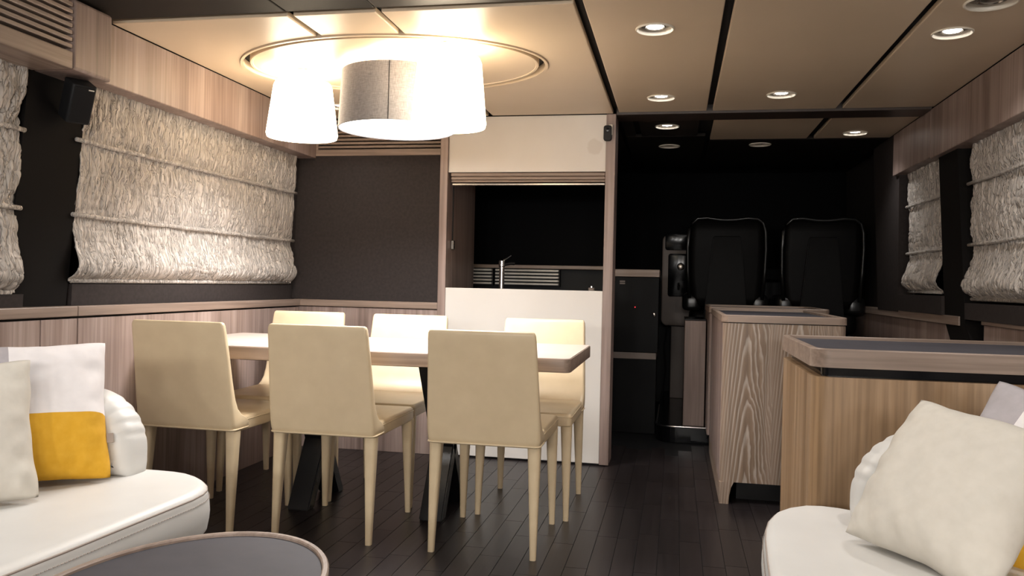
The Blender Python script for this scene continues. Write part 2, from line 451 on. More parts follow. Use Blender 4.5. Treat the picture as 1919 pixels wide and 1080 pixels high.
# ---- left wall (upper part leans in a little)
def lx(z): return -2.285 + 0.04 * (z - 0.88)
bm = bmesh.new()
loft(bm, [[(lx(0.86) - 0.1, y, 0.0), (lx(0.86), y, 0.0), (lx(0.86), y, 0.86), (lx(2.0), y, 2.0), (lx(0.86) - 0.1, y, 2.0)] for y in (YA, 4.72)])
wl = struct('wall_left', bm, 'dark_wall', 'dark side wall behind the left-hand blinds')
def leanbox(x0, x1, y0, y1, z0, z1, s=0.04, ya=0.0):
    """box that follows the lean of the left wall, x measured from its surface; ya shifts the foot aft"""
    bm = bmesh.new()
    r = []
    for z in (z0, z1):
        k = ya * (z1 - z) / (z1 - z0)
        r.append([(lx(z) + x0, y0 - k, z), (lx(z) + x1, y0 - k, z), (lx(z) + x1, y1 - k, z), (lx(z) + x0, y1 - k, z)])
    return loft(bm, r)
obj('window_post', leanbox(0.0, 0.045, 2.50, 2.785, 0.88, 1.96, ya=0.065), 'frame', wl)
obj('window_post', leanbox(0.0, 0.025, 4.545, 4.62, 0.88, 1.96), 'dark_wall', wl)
obj('window_sill', leanbox(0.0, 0.055, 2.735, 4.545, 0.88, 0.962), 'dark_wall', wl)
obj('window_sill', leanbox(0.0, 0.055, YA, 2.50, 0.88, 0.925), 'dark_wall', wl)
for i, (y0, y1) in enumerate(((2.735, 4.545), (-0.6, 2.50))):
    wn = struct('window_%d' % (i + 1), leanbox(0.001, 0.006, y0, y1, 0.95, 1.90), 'night_glass', 'night-dark side window behind a blind')
# pelmet panels
tl = struct('trim_2', B(-2.30, -2.118, 2.70, 4.612, 1.718, CZ - 0.002, bev=0.004), 'oak_v', 'bleached oak pelmet above the large left blind')
bx = struct('trim_3', B(-2.30, -2.048, 2.502, 2.70, 1.703, CZ - 0.002, bev=0.012, seg=3), 'oak_v', 'rounded oak end of the air vent box')
v = B(-2.30, -2.048, YA, 2.499, 1.703, 1.762, bev=0.004)
bx2 = struct('trim_4', v, 'oak_y', 'oak air vent box with fore and aft slats')
obj('vent_back', B(-2.30, -2.085, YA, 2.499, 1.762, CZ), 'ceiling_dark', bx2)
for k in range(8):
    z = 1.774 + k * 0.0238
    obj('slat', B(-2.09, -2.050, YA, 2.498, z, z + 0.0135, bev=0.002, seg=1), 'oak_y', bx2)

# ---- right wall
def rx(z): return 1.40 - 0.03 * (z - 0.88)
bm = bmesh.new()
loft(bm, [[(rx(0.86) + 0.1, y, 0.0), (rx(0.86), y, 0.0), (rx(0.86), y, 0.86), (rx(2.0), y, 2.0), (rx(0.86) + 0.1, y, 2.0)] for y in (YA, 7.4)])
wr = struct('wall_right', bm, 'dark_wall', 'dark side wall behind the right-hand blinds')
def rbox(x0, x1, ya0, ya1, yb0, yb1, z0, z1):
    """x measured inwards from the wall; foot spans ya0-ya1, head yb0-yb1"""
    bm = bmesh.new(); r = []
    for z, y0, y1 in ((z0, ya0, ya1), (z1, yb0, yb1)):
        r.append([(rx(z) - x0, y0, z), (rx(z) - x0, y1, z), (rx(z) - x1, y1, z), (rx(z) - x1, y0, z)])
    return loft(bm, r)
obj('window_post', rbox(0.0, 0.075, 4.20, 4.50, 4.32, 4.60, 0.86, 1.96), 'frame', wr)
obj('window_post', rbox(0.0, 0.075, 3.96, 4.26, 4.20, 4.50, 0.60, 0.86), 'frame', wr)
obj('window_post', rbox(0.0, 0.085, 5.36, 5.86, 5.28, 5.95, 0.88, 1.96), 'dark_wall', wr)
obj('window_sill', rbox(0.0, 0.09, 4.50, 5.36, 4.50, 5.36, 0.89, 0.985), 'dark_wall', wr)
obj('window_sill', rbox(0.0, 0.09, YA, 4.16, YA, 4.16, 0.88, 0.955), 'dark_wall', wr)
struct('window_3', rbox(0.001, 0.006, 4.6, 5.3, 4.6, 5.3, 0.98, 1.9), 'night_glass', 'night-dark window behind the small right blind')
struct('window_4', rbox(0.001, 0.006, 0.2, 4.2, 0.2, 4.2, 0.96, 1.9), 'night_glass', 'night-dark window behind the large right blind')
tr = struct('trim_5', B(1.268, 1.43, 4.612, 5.36, 1.698, CZ - 0.004, bev=0.004), 'oak_v', 'oak pelmet panel at the helm end')
struct('trim_6', B(1.268, 1.43, YA, 4.609, 1.690, CZ - 0.004, bev=0.004), 'oak_v', 'oak pelmet panel above the large right blind')
# wainscot of the right side
wz = struct('trim_7', B(1.332, 1.40, YA, 3.98, 0.0, 0.862, bev=0.002), 'oak_v', 'oak wainscot low on the right wall')
obj('top_rail', B(1.320, 1.40, YA, 3.98, 0.862, 0.882, bev=0.003), 'oak_y', wz)
wz2 = struct('trim_8', B(1.332, 1.40, 4.27, 6.9, 0.1, 0.845, bev=0.002), 'oak_v', 'oak wainscot beside the helm')
obj('top_rail', B(1.318, 1.40, 4.27, 6.9, 0.845, 0.890, bev=0.003), 'oak_y', wz2)

# ---- aft wall behind the camera
wa = struct('wall_aft', B(-2.5, 1.6, YA - 0.1, YA, -0.06, 2.05), 'dark_wall', 'dark wall behind the viewer')

# ---- back wall
YB = 4.615
wb = struct('wall_back', B(-2.30, -1.347, YB, YB + 0.10, 0.882, 1.733), 'dark_wall', 'partition between dining corner and galley')
obj('wainscot_panel', B(-2.24, -1.347, YB - 0.006, YB + 0.10, 0.0, 0.838, bev=0.002), 'oak_v', wb)
obj('top_rail', B(-2.24, -1.347, YB - 0.016, YB + 0.10, 0.841, 0.880, bev=0.003), 'oak_x', wb)
obj('post', B(-1.346, -1.300, YB - 0.022, YB + 0.10, 0.0, CZ - 0.002, bev=0.003), 'oak_v', wb)
obj('post', B(-0.398, -0.345, YB - 0.022, YB + 0.17, 0.004, CZ - 0.002, bev=0.003), 'oak_v', wb)
obj('ivory_panel', B(-1.300, -0.398, YB - 0.018, YB + 0.05, 0.010, 0.968, bev=0.003), 'white_panel', wb)
obj('ivory_panel', B(-1.300, -0.398, YB - 0.006, YB + 0.08, 1.632, CZ - 0.002, bev=0.002), 'white_panel_stained', wb)
obj('vent_frame', B(-2.125, -1.346, YB - 0.006, YB + 0.05, 1.732, 1.770, bev=0.002), 'oak_x', wb)
obj('vent_frame', B(-2.125, -2.105, YB - 0.006, YB + 0.05, 1.770, 1.948), 'oak_x', wb)
obj('vent_back', B(-2.125, -1.346, YB + 0.03, YB + 0.10, 1.733, 1.95), 'ceiling_dark', wb)
for k in range(8):
    z = 1.778 + k * 0.0215
    obj('slat', B(-2.105, -1.346, YB - 0.006, YB + 0.03, z, z + 0.0135, bev=0.002, seg=1), 'oak_x', wb)
obj('shadow_gap', B(-1.30, -0.398, YB + 0.0, YB + 0.05, 0.0, 0.010), 'black_matte', wb)

# ---- galley shell and helm front
wg = struct('wall_galley', B(-1.34, -1.30, YB + 0.10, 5.26, 0.0, 1.95), 'oak_v', 'oak side wall inside the galley hatch')
struct('wall_left_helm', B(-2.40, -2.30, 4.72, 7.4, 0.0, 2.0), 'dark_wall', 'dark hull side beyond the galley')
struct('wall_galley_low', B(-2.30, -0.42, 5.72, 5.80, 0.0, 1.108), 'black_matte', 'black galley back wall')
gs = struct('trim_9', B(-2.30, -0.42, 5.64, 5.80, 1.105, 1.130, bev=0.003), 'oak_x', 'oak sill under the dark galley window')
struct('window_5', B(-2.30, -0.42, 5.74, 5.76, 1.130, 1.95), 'night_glass', 'night-dark galley window')
struct('wall_front', B(-2.5, 1.6, 7.3, 7.4, 0.0, 1.10), 'black_matte', 'black front bulkhead below the windscreen')
ws = struct('window_6', B(-2.5, 1.6, 7.30, 7.32, 1.10, 1.98), 'night_glass', 'night-dark windscreen ahead of the helm')
for x in (-1.2,):
    obj('mullion', B(x, x + 0.05, 7.27, 7.30, 1.10, 1.98), 'black_matte', ws)

# ---- helm platform
pf = struct('floor_helm', None or loft(bmesh.new(), [[(x, y, z) for x, y in round_rect(-0.105, 1.33, 5.43, 7.29, (0, 0, 0, 0.12))] for z in (0.0, 0.10)]), 'black_gloss', 'glossy black raised helm platform')
ol = round_rect(-0.108, 1.33, 5.427, 7.29, (0, 0, 0, 0.12), 10)
edge = [(x, y, 0.101) for x, y in ol if (y < 5.6 and x < 1.3)]
edge.sort(key=lambda p: (-p[1] if p[0] < 0.02 else -5.0) + p[0] * 0.5)
edge = [(-0.108, 6.4, 0.101)] + [(-0.108 + 0.12 - 0.12 * math.cos(a), 5.427 + 0.12 - 0.12 * math.sin(a), 0.101) for a in [PI / 2 * i / 8 for i in range(9)]] + [(0.22, 5.427, 0.101)]
obj('chrome_edge', tube(bmesh.new(), edge, 0.006, 6), 'chrome', pf, smooth=True)

# ================================================================== LAMPS
def spot(parent, loc, power, size=140, blend=1.0, color=(1.0, 0.975, 0.945)):
    ld = bpy.data.lights.new('beam', 'SPOT'); ld.energy = power; ld.spot_size = math.radians(size); ld.spot_blend = blend
    ld.color = color; ld.shadow_soft_size = 0.03
    lo = bpy.data.objects.new('beam', ld); link(lo, parent); lo.location = loc
    return lo
holes = []
def downlight(x, y, label, on=True, power=None, z=CZ, r=0.071, size=140):
    t = thing('ceiling_downlight', label, 'downlight', (x, y, z), 0, 'round ceiling downlights')
    holes.append((x, y, r * 0.93))
    bm = bmesh.new()
    lathe(bm, [(r, 0.001), (r, -0.003), (r * 0.97, -0.0055), (r * 0.93, -0.0055), (r * 0.885, -0.002), (r * 0.86, 0.016)], n=40)
    obj('trim_ring', bm, 'ivory_trim', t, smooth=True)
    bm = bmesh.new(); lathe(bm, [(r * 0.865, 0.016), (r * 0.62, 0.012), (r * 0.58, 0.005), (r * 0.50, 0.005), (r * 0.44, 0.012)], n=40)
    obj('reflector', bm, 'reflector', t, smooth=True)
    bm = bmesh.new(); lathe(bm, [(r * 0.45, 0.012), (r * 0.40, 0.006), (r * 0.2, 0.003), (0.002, 0.0025)], n=28, cap1=True)
    obj('lens', bm, 'downlight' if on else 'reflector', t, smooth=True)
    if on:
        spot(t, (0, 0, -0.03), power or SPOT_W, size)
    return t
downlight(-0.098, 3.10, 'lit downlight nearest the pendant lamps in the first beige panel')
downlight(-0.095, 4.23, 'lit downlight in the first beige panel, close to the dark beam', power=14, size=95)
downlight(0.482, 4.22, 'lit downlight alone in the middle beige panel', power=16, size=100)
downlight(0.968, 3.28, 'lit downlight in the right-hand beige panel beside a recessed unlit one')
downlight(0.985, 2.95, 'large unlit recessed downlight at the top right corner', on=False, r=0.082)
downlight(-0.073, 4.99, 'lit downlight in the dark panel beyond the beam', power=3, size=80)
downlight(1.035, 5.29, 'lit downlight beyond the beam next to the right pelmet', power=12, size=120)
downlight(-0.066, 5.69, 'dim unlit downlight on the left of the dark helm ceiling', on=False)
downlight(0.52, 5.66, 'dim unlit downlight at the right of the dark helm ceiling', on=False)
downlight(-1.83, 4.28, 'downlight half hidden behind the grey drum lamp', power=4)
for x, y, lab in ((-0.098, 1.75, 'downlight above the aisle between the two sofas'), (0.968, 2.35, 'downlight above the right sofa arm'), (-1.62, 1.9, 'downlight above the left sofa arm'),
                  (-0.9, 1.0, 'downlight over the near end of the coffee table'), (0.2, 0.6, 'downlight just ahead of the viewer over the right sofa edge'),
                  (0.968, 0.5, 'downlight above the aft end of the right sofa'), (-1.70, 0.6, 'downlight above the aft end of the left sofa')):
    downlight(x, y, lab, z=CZ if x > -0.4 else CZ + 0.008)

# cut the downlight openings into the panels
dg = bpy.context.evaluated_depsgraph_get()
for po, x0, x1, y0, y1 in panels:
    mine = [h for h in holes if x0 < h[0] < x1 and y0 < h[1] < y1]
    if not mine: continue
    cutters = []
    for hx, hy, hr in mine:
        bm = bmesh.new(); lathe(bm, [(hr, CZ - 0.05), (hr, CZ + 0.032)], hx, hy, 40, cap0=True, cap1=True)
        c = obj('cutter', bm, None); cutters.append(c)
        md = po.modifiers.new('hole', 'BOOLEAN'); md.object = c; md.operation = 'DIFFERENCE'; md.solver = 'EXACT'
    bpy.context.view_layer.update()
    me = bpy.data.meshes.new_from_object(po.evaluated_get(bpy.context.evaluated_depsgraph_get()))
    po.modifiers.clear(); po.data = me
    for c in cutters:
        cm = c.data; bpy.data.objects.remove(c); bpy.data.meshes.remove(cm)

def bulb(parent, loc, power, size=0.05, color=(1.0, 0.84, 0.62)):
    ld = bpy.data.lights.new('bulb_light', 'POINT'); ld.energy = power; ld.color = color; ld.shadow_soft_size = size
    lo = bpy.data.objects.new('bulb_light', ld); link(lo, parent); lo.location = loc
def glow(parent, z, power, rad):
    ld = bpy.data.lights.new('diffuser_light', 'AREA'); ld.shape = 'DISK'; ld.size = rad * 1.8; ld.energy = power; ld.spread = math.radians(142); ld.color = (1.0, 0.985, 0.985)
    lo = bpy.data.objects.new('diffuser_light', ld); link(lo, parent); lo.location = (0, 0, z)
def white_lamp(x, y, zb, zt, rb, rt, label, down=DOWN_W):
    t = thing('pendant_lamp', label, 'lamp', (x, y, CZ - 0.003), 0, 'white tapered pendant lamps')
    b, p = zb - CZ, zt - CZ
    bm = bmesh.new()
    lathe(bm, [(rt * 0.80, p + 0.003), (rt * 0.94, p - 0.003), (rt, p - 0.02), ((rt + rb) / 2, (p + b) / 2), (rb, b + 0.015), (rb - 0.004, b), (rb - 0.012, b + 0.002)], n=64)
    obj('lamp_shade', bm, 'shade_white', t, smooth='all')
    bm = bmesh.new(); lathe(bm, [(rb - 0.012, b + 0.003), (rb * 0.5, b - 0.004), (0.003, b - 0.006)], n=48, cap1=True)
    obj('diffuser', bm, 'diffuser', t, smooth='all')
    bm = bmesh.new(); lathe(bm, [(0.048, 0.0), (0.048, -0.016), (0.012, -0.020), (0.010, p - 0.02)], n=28, cap1=True, cap0=True)
    obj('ceiling_rose', bm, 'ivory_trim', t, smooth=True)
    bulb(t, (0.0, 0.0, p - 0.05), LAMP_W)
    glow(t, b - 0.012, down, rb)
    return t
white_lamp(-1.692, 3.53, 1.648, 1.898, 0.160, 0.131, 'glowing white tapered pendant lamp on the left of the grey drum', DOWN_W * 0.75)
white_lamp(-0.907, 3.20, 1.622, 1.898, 0.151, 0.128, 'glowing white tapered pendant lamp in front of the grey drum')
def drum_lamp(x, y, zb, zt, r, r2):
    t = thing('drum_lamp', 'wide grey linen drum pendant lamp between two white ones', 'lamp', (x, y, CZ - 0.003))
    b, p = zb - CZ, zt - CZ
    bm = bmesh.new(); lathe(bm, [(r, b), (r2, p), (r2 - 0.004, p), (r - 0.004, b), (r, b)], n=80)
    s = obj('lamp_shade', bm, 'linen', t, smooth=True)
    a = math.radians(-79)
    bm = bmesh.new()
    tube(bm, [((r + 0.0006) * math.cos(a), (r + 0.0006) * math.sin(a), b + 0.002), ((r2 + 0.0006) * math.cos(a), (r2 + 0.0006) * math.sin(a), p - 0.002)], 0.0016, 6)
    obj('seam', bm, 'black_matte', s)
    bm = bmesh.new(); lathe(bm, [(r - 0.005, b + 0.004), (r * 0.5, b + 0.0), (0.004, b - 0.001)], n=64, cap1=True)
    obj('diffuser', bm, 'diffuser', t, smooth='all')
    bm = bmesh.new(); lathe(bm, [(r - 0.006, b + 0.006), (r2 - 0.006, p - 0.001)], n=64)
    obj('lining', bm, 'ivory_trim', t, smooth=True)
    bm = bmesh.new(); lathe(bm, [(0.05, 0.0), (0.05, -0.02), (0.012, -0.022), (0.012, b + 0.05)], n=24, cap0=True, cap1=True)
    obj('ceiling_rose', bm, 'ivory_trim', t, smooth=True)
    for k in range(3):
        aa = 2 * PI * k / 3
        bulb(t, (0.12 * math.cos(aa), 0.12 * math.sin(aa), p - 0.07), DRUM_W / 3)
    glow(t, b - 0.008, DOWN_W * 2.0, r)
    return t
for ax_, lab in ((-1.70, 'added unseen white pendant fill lamp, outermost on the left behind the viewer'), (-0.90, 'added unseen white pendant fill lamp, second from the left behind the viewer'),
                 (0.10, 'added unseen white pendant fill lamp, third from the left behind the viewer'), (0.90, 'added unseen white pendant fill lamp, outermost on the right behind the viewer')):
    al = white_lamp(ax_, -2.4, 1.58, 1.86, 0.165, 0.135, lab, 6)  # unseen lamps added to light the chair backs and sofas from aft
    bulb(al, (0, 0, 1.50 - CZ), AFT_W / 2, 0.20, (1.0, 0.975, 0.945))
drum_lamp(-1.235, 3.52, 1.672, 1.922, 0.258, 0.245)

# ================================================================== BLINDS
def blind(name, label, xf, inward, y0, y1, zb, zt, rods, seedv, ny, nz=190, skew=0.0, wavy=1.0):
    """crinkled roman blind hanging in the plane x = xf(z); inward = +1 if the room lies towards +x"""
    t = thing(name, label, 'blind', (xf(zb), (y0 + y1) / 2, zb), 0, 'crinkled silk roman blinds')
    bm = bmesh.new(); grid = []
    rr = sorted(rods)
    nn = lambda a, b, c: noise.noise(Vector((a, b, c)))
    for j in range(nz + 1):
        z = zb + (zt - zb) * j / nz; row = []
        h = z - zb
        near = min(abs(z - q) for q in rr)
        belly = 0.010 * (1 - math.exp(-(near / 0.05) ** 2))
        for i in range(ny + 1):
            y = y0 + (y1 - y0) * i / ny
            wv = nn(seedv, y * 5.0, z * 7.0) * 0.035 + nn(seedv + 1, y * 14.0, z * 11.0) * 0.012
            wz = nn(seedv + 9, y * 9.0, z * 9.0) * 0.03
            amp = 0.55 + 0.9 * max(0.0, nn(seedv + 2, y * 3.0, z * 4.0) + 0.35)
            n1 = nn(seedv, (y + wv) * 36.0, (z + wz) * 6.5)
            n2 = nn(seedv + 3, (y + wv * 1.3) * 52.0, (z + wz) * 11.0)
            n3 = nn(seedv + 5, y * 5.0, (z + wz * 0.5) * 26.0)
            n4 = nn(seedv + 6, (y + wv) * 18.0, (z + wz) * 9.0)
            d = -0.0095 * amp * math.exp(-(n1 / 0.16) ** 2) - 0.0055 * amp * math.exp(-(n2 / 0.18) ** 2) - 0.0035 * math.exp(-(n3 / 0.08) ** 2) * amp + 0.006 * n4
            d *= 0.4 + 0.6 * min(1.0, near / 0.018)
            bot = nn(seedv + 7, y * 7.0, 0.5) + 0.5 * nn(seedv + 8, y * 17.0, 1.5)
            hb = 0.062 + 0.022 * bot
            if h < hb: pf_ = 0.040 * max(0.0, math.sin(PI / 2 * max(0.0, (h - 0.012) / (hb - 0.012)))) ** 0.7 if h > 0.012 else 0.0
            else: pf_ = 0.040 * math.exp(-((h - hb) / 0.075) ** 2)
            d += pf_ + belly
            f = i / ny
            ey = skew * (z - zb) / (zt - zb) * (1 - f)
            e0 = wavy * (0.006 * math.sin(z * 23 + seedv) + 0.005 * nn(seedv, z * 40, 2)) - 0.012 * wavy * math.exp(-((h - 0.07) / 0.06) ** 2)
            if i < 6: ey += e0 * (1 - i / 6)
            if i > ny - 6: ey += -e0 * (1 - (ny - i) / 6)
            row.append(bm.verts.new((xf(z) + inward * (0.014 + d), y + ey, z)))
        grid.append(row)
    for j in range(nz):
        for i in range(ny):
            bm.faces.new((grid[j][i], grid[j][i + 1], grid[j + 1][i + 1], grid[j + 1][i]))
    fo = wpart('fabric', bm, 'blind', t, smooth='all')
    sd = fo.modifiers.new('thick', 'SOLIDIFY'); sd.thickness = 0.003; sd.offset = -1 if inward > 0 else 1
    for q in rods:
        wpart('rod_sleeve', tube(bmesh.new(), [(xf(q) + inward * (0.027 + 0.002 * math.sin(y0 + k)), y0 - 0.006 + (y1 - y0 + 0.012) * k / 24, q + 0.0015 * math.sin(k * 1.7)) for k in range(25)], 0.0085, 8), 'blind', t, smooth='all')
    wpart('hem_bar', tube(bmesh.new(), [(xf(zb) + inward * 0.022, y0 + 0.01, zb + 0.002), (xf(zb) + inward * 0.022, y1 - 0.015, zb + 0.002)], 0.009, 8), 'blind', t, smooth='all')
    return t
lxf = lambda z: lx(z) + 0.028
blind('roman_blind', 'large crinkled silk blind beside the dining table', lxf, 1, 2.722, 4.53, 0.972, 1.80, (1.222, 1.502), 1.3, 400, skew=0.05, wavy=0.5)
blind('roman_blind', 'crinkled silk blind cut off at the left edge, behind the sofa', lxf, 1, 0.9, 2.462, 0.930, 1.80, (1.222, 1.490), 4.1, 330)
rxf = lambda z: rx(z) - 0.028
blind('roman_blind', 'narrow crinkled silk blind at the helm end of the right wall', rxf, -1, 4.615, 5.26, 1.000, 1.80, (1.225, 1.500), 7.7, 150)
blind('roman_blind', 'large crinkled silk blind at the right edge, above the sideboard', rxf, -1, 1.2, 4.20, 0.972, 1.80, (1.225, 1.510), 11.2, 520, wavy=1.6)

# ================================================================== LEFT CREDENZA
t = thing('credenza', 'long low oak credenza with flat doors below the left windows', 'cabinet', (-2.25, 3.0, 0))
wpart('carcass', B(-2.282, -2.222, YA + 0.02, 4.60, 0.0, 0.838), 'black_matte', t)
for y0, y1 in ((1.4, 1.97), (1.975, 2.548), (2.552, 2.733), (2.738, 4.598)):
    wpart('door', B(-2.222, -2.20, y0, y1, 0.0, 0.833, bev=0.0015, seg=1), 'oak_v', t)
for y0, y1 in ((YA + 0.02, 2.728), (2.731, 4.598)):
    wpart('ledge', B(-2.283, -2.194, y0, y1, 0.841, 0.879, bev=0.003), 'oak_y', t)

# ================================================================== DINING TABLE
TX0, TX1, TY0, TY1, TZ = -2.150, -0.382, 3.085, 3.850, 0.7215
t = thing('dining_table', 'pale oak dining table with black splayed legs under the lamps', 'table', ((TX0 + TX1) / 2, (TY0 + TY1) / 2, 0))
ol = round_rect(TX0, TX1, TY0, TY1, 0.03, 5)
bm = bmesh.new(); rprism(bm, ol, TZ - 0.054, TZ - 0.002, 0.003, 0.003, 2)
wpart('edge_band', bm, 'oak_x', t, smooth=True)
bm = bmesh.new(); rprism(bm, offset_poly(ol, 0.004), TZ - 0.0018, TZ, 0.0004, 0.0008, 2)
wpart('table_top', bm, 'table_top', t)
wpart('under_frame', B(-1.82, -0.66, 3.24, 3.70, TZ - 0.072, TZ - 0.056, bev=0.002), 'black_metal', t)
def trestle(xc):
    ym = 3.52; zt_ = TZ - 0.072
    for s in (-1, 1):
        bm = bmesh.new(); hw = 0.050; tk = 0.032
        yb, yt = ym - s * 0.165, ym + s * 0.215
        loft(bm, [[(xc - hw, yb - tk, 0.0), (xc + hw, yb - tk, 0.0), (xc + hw, yb + tk, 0.0), (xc - hw, yb + tk, 0.0)],
                  [(xc - hw, yt - tk, zt_), (xc + hw, yt - tk, zt_), (xc + hw, yt + tk, zt_), (xc - hw, yt + tk, zt_)]])
        bmesh.ops.bevel(bm, geom=list(bm.edges), offset=0.005, segments=2, affect='EDGES')
        wpart('leg', bm, 'black_metal', t, smooth=True)
trestle(-1.58); trestle(-0.985)

# ================================================================== DINING CHAIRS
def make_chair():
    t = thing('dining_chair', 'x', 'chair', (0, 0, 0), 0, 'cream leather dining chairs')
    # local frame: back of the chair at -y, seat towards +y, rear feet at y = 0
    def ring(z, wdt, yb, th, r, dip=0.0):
        """rounded horizontal section; wdt half width, yb rear face, th thickness"""
        out = []
        for x, y in round_rect(-wdt, wdt, yb, yb + th, min(r, th * 0.49), 4):
            bow = -0.010 * (1 - (x / wdt) ** 2)       # rear face slightly hollow
            zz = z - dip * (1 - (x / wdt) ** 2)
            out.append((x, y - bow, zz))
        return out
    rows = [(0.405, 0.204, -0.012, 0.105, 0.020, 0), (0.412, 0.210, -0.018, 0.125, 0.022, 0), (0.430, 0.212, -0.022, 0.130, 0.020, 0), (0.448, 0.212, -0.024, 0.112, 0.018, 0),
            (0.465, 0.2115, -0.027, 0.078, 0.016, 0), (0.490, 0.211, -0.031, 0.054, 0.015, 0), (0.53, 0.2095, -0.037, 0.041, 0.013, 0), (0.60, 0.207, -0.047, 0.034, 0.012, 0),
            (0.70, 0.203, -0.063, 0.031, 0.011, 0.001), (0.79, 0.199, -0.080, 0.029, 0.010, 0.003), (0.815, 0.197, -0.084, 0.028, 0.010, 0.005),
            (0.825, 0.193, -0.083, 0.024, 0.009, 0.006), (0.829, 0.186, -0.079, 0.015, 0.006, 0.006)]
    bm = bmesh.new(); loft(bm, [ring(*r) for r in rows])
    bo = obj('backrest', bm, 'leather', t, smooth='all')
    hem = [(x, y, 0.411) for x, y, _ in ring(0.411, 0.2105, -0.019, 0.125, 0.022)]
    obj('hem_piping', tube(bmesh.new(), hem, 0.0036, 6, closed=True), 'leather', bo, smooth='all')
    # seat pad
    ol = round_rect(-0.208, 0.208, 0.03, 0.490, (0.03, 0.03, 0.02, 0.02), 5)
    bm = bmesh.new(); rprism(bm, ol, 0.400, 0.452, 0.006, 0.014, 4)
    for v_ in bm.verts:
        if v_.co.z > 0.435: v_.co.z -= 0.010 * math.exp(-((v_.co.x / 0.14) ** 2 + ((v_.co.y - 0.27) / 0.16) ** 2)) - 0.004
    so = obj('seat', bm, 'leather', t, smooth=True)
    obj('seam', tube(bmesh.new(), [(x, y, 0.440) for x, y in offset_poly(ol, -0.0004)], 0.0022, 6, closed=True), 'leather', so, smooth='all')
    for sx in (-1, 1):
        for rear in (True, False):
            bm = bmesh.new(); rings = []
            for k in range(9):
                f = k / 8; z = 0.405 * f
                hw = 0.0115 + 0.0125 * f ** 1.1
                xo = sx * (0.203 - hw + (0.006 * f))
                yo = (0.0 + 0.022 * f) if rear else (0.470 - 0.012 * f)
                pts = round_rect(xo - hw, xo + hw, yo - hw, yo + hw * (1.25 if rear else 1.0), hw * 0.65, 3)
                rings.append([(x, y, z) for x, y in pts])
            loft(bm, rings)
            obj('leg', bm, 'leather', t, smooth=True)
    return t
def copy_tree(o, parent=None):
    c = o.copy(); col.objects.link(c); c.parent = parent
    for ch in o.children: copy_tree(ch, c)
    return c
proto = make_chair()
spots = [(-0.678, 2.955, 0.0, 'cream leather dining chair nearest the viewer at the right, seen from behind'),
         (-1.310, 2.965, 0.0, 'cream leather dining chair seen from behind, middle of the near row'),
         (-1.862, 2.930, math.radians(-1.5), 'cream leather dining chair seen from behind, next to the left sofa arm'),
         (-0.628, 3.955, PI, 'cream leather dining chair facing the viewer before the ivory galley panel'),
         (-1.325, 3.975, PI, 'cream leather dining chair facing the viewer, middle of the far row'),
         (-1.890, 4.005, PI + math.radians(1.0), 'cream leather dining chair facing the viewer in the wood panelled corner')]
for i, (x, y, rz, lab) in enumerate(spots):
    c = proto if i == 0 else copy_tree(proto)
    c.location = (x, y, 0); c.rotation_euler = (0, 0, rz); c['label'] = lab

# ================================================================== SOFAS
def sofa(name, label, outline, bolster, side):
    t = thing(name, label, 'sofa', (sum(p[0] for p in outline) / len(outline), sum(p[1] for p in outline) / len(outline), 0))
    bm = bmesh.new(); rprism(bm, offset_poly(outline, 0.05), 0.0, 0.262, 0.0, 0.004, 3)
    wpart('plinth', bm, 'sofa', t, smooth=True)
    bm = bmesh.new(); rprism(bm, outline, 0.255, 0.402, 0.030, 0.028, 6, crown=0.006)
    s = wpart('seat_cushion', bm, 'sofa', t, smooth=True)
    o1 = offset_poly(outline, 0.004)
    sm = obj('piping', tube(bmesh.new(), [(x, y, 0.386) for x, y in o1], 0.0032, 6, closed=True), 'sofa_seam', s, smooth='all')
    # dashed stitching below the piping
    bm = bmesh.new(); o2 = offset_poly(outline, -0.0035)
    for a, b in zip(o2, o2[1:] + o2[:1]):
        A, Bv = Vector(a), Vector(b); ln = (Bv - A).length
        if A.y < 0.9 and Bv.y < 0.9: continue
        k = max(1, int(ln / 0.011))
        for q in range(k):
            p = A.lerp(Bv, (q + 0.2) / k); r_ = A.lerp(Bv, (q + 0.75) / k)
            tube(bm, [(p.x, p.y, 0.366), (r_.x, r_.y, 0.366)], 0.0013, 4)
    st = obj('stitching', bm, 'sofa_seam', s); st['kind'] = 'stuff'
    # rolled arm cushion across the far end
    x_in, x_out, yc, th, ztop = bolster
    sgn = 1 if x_in > x_out else -1
    pts = []
    R = 0.185
    pts.append((x_out, 0.395)); pts.append((x_in - sgn * 0.004, 0.395)); pts.append((x_in, 0.43)); pts.append((x_in, 0.455))
    cx, cz = x_in - sgn * R, ztop - R
    pl = [0.30, 0.52, 0.74, 0.98]
    for k in range(41):
        a = PI / 2 * k / 40
        rr = R
        pts.append((cx + sgn * rr * math.cos(a), cz + rr * math.sin(a)))
    pts.append((x_out, ztop))
    if sgn < 0: pts = pts[::-1]
    bm = bmesh.new()
    # plan is the x-z outline, extruded along y
    rprism(bm, pts, yc - th / 2, yc + th / 2, 0.055, 0.055, 9, to=lambda p, z: (p[0], z, p[1]))
    for v_ in bm.verts:                                   # gathered pleats on the rounded shoulder
        dx, dz = (v_.co.x - cx) * sgn, v_.co.z - cz
        rd = math.hypot(dx, dz)
        if dx < -0.02 or dz < -0.03 or rd < 0.10: continue
        a = math.atan2(dz, dx) + 0.10 * (v_.co.y - yc) / th
        k_ = 0.0
        for p_ in pl: k_ -= 0.0030 * math.exp(-((a - p_) / 0.040) ** 2) - 0.0012 * math.exp(-((a - p_ - 0.09) / 0.05) ** 2)
        k_ *= min(1.0, (rd - 0.10) / 0.06)
        v_.co.x += sgn * dx / rd * k_; v_.co.z += dz / rd * k_
    wpart('arm_bolster', bm, 'sofa', t, smooth='all')
    # low back along the wall
    return t
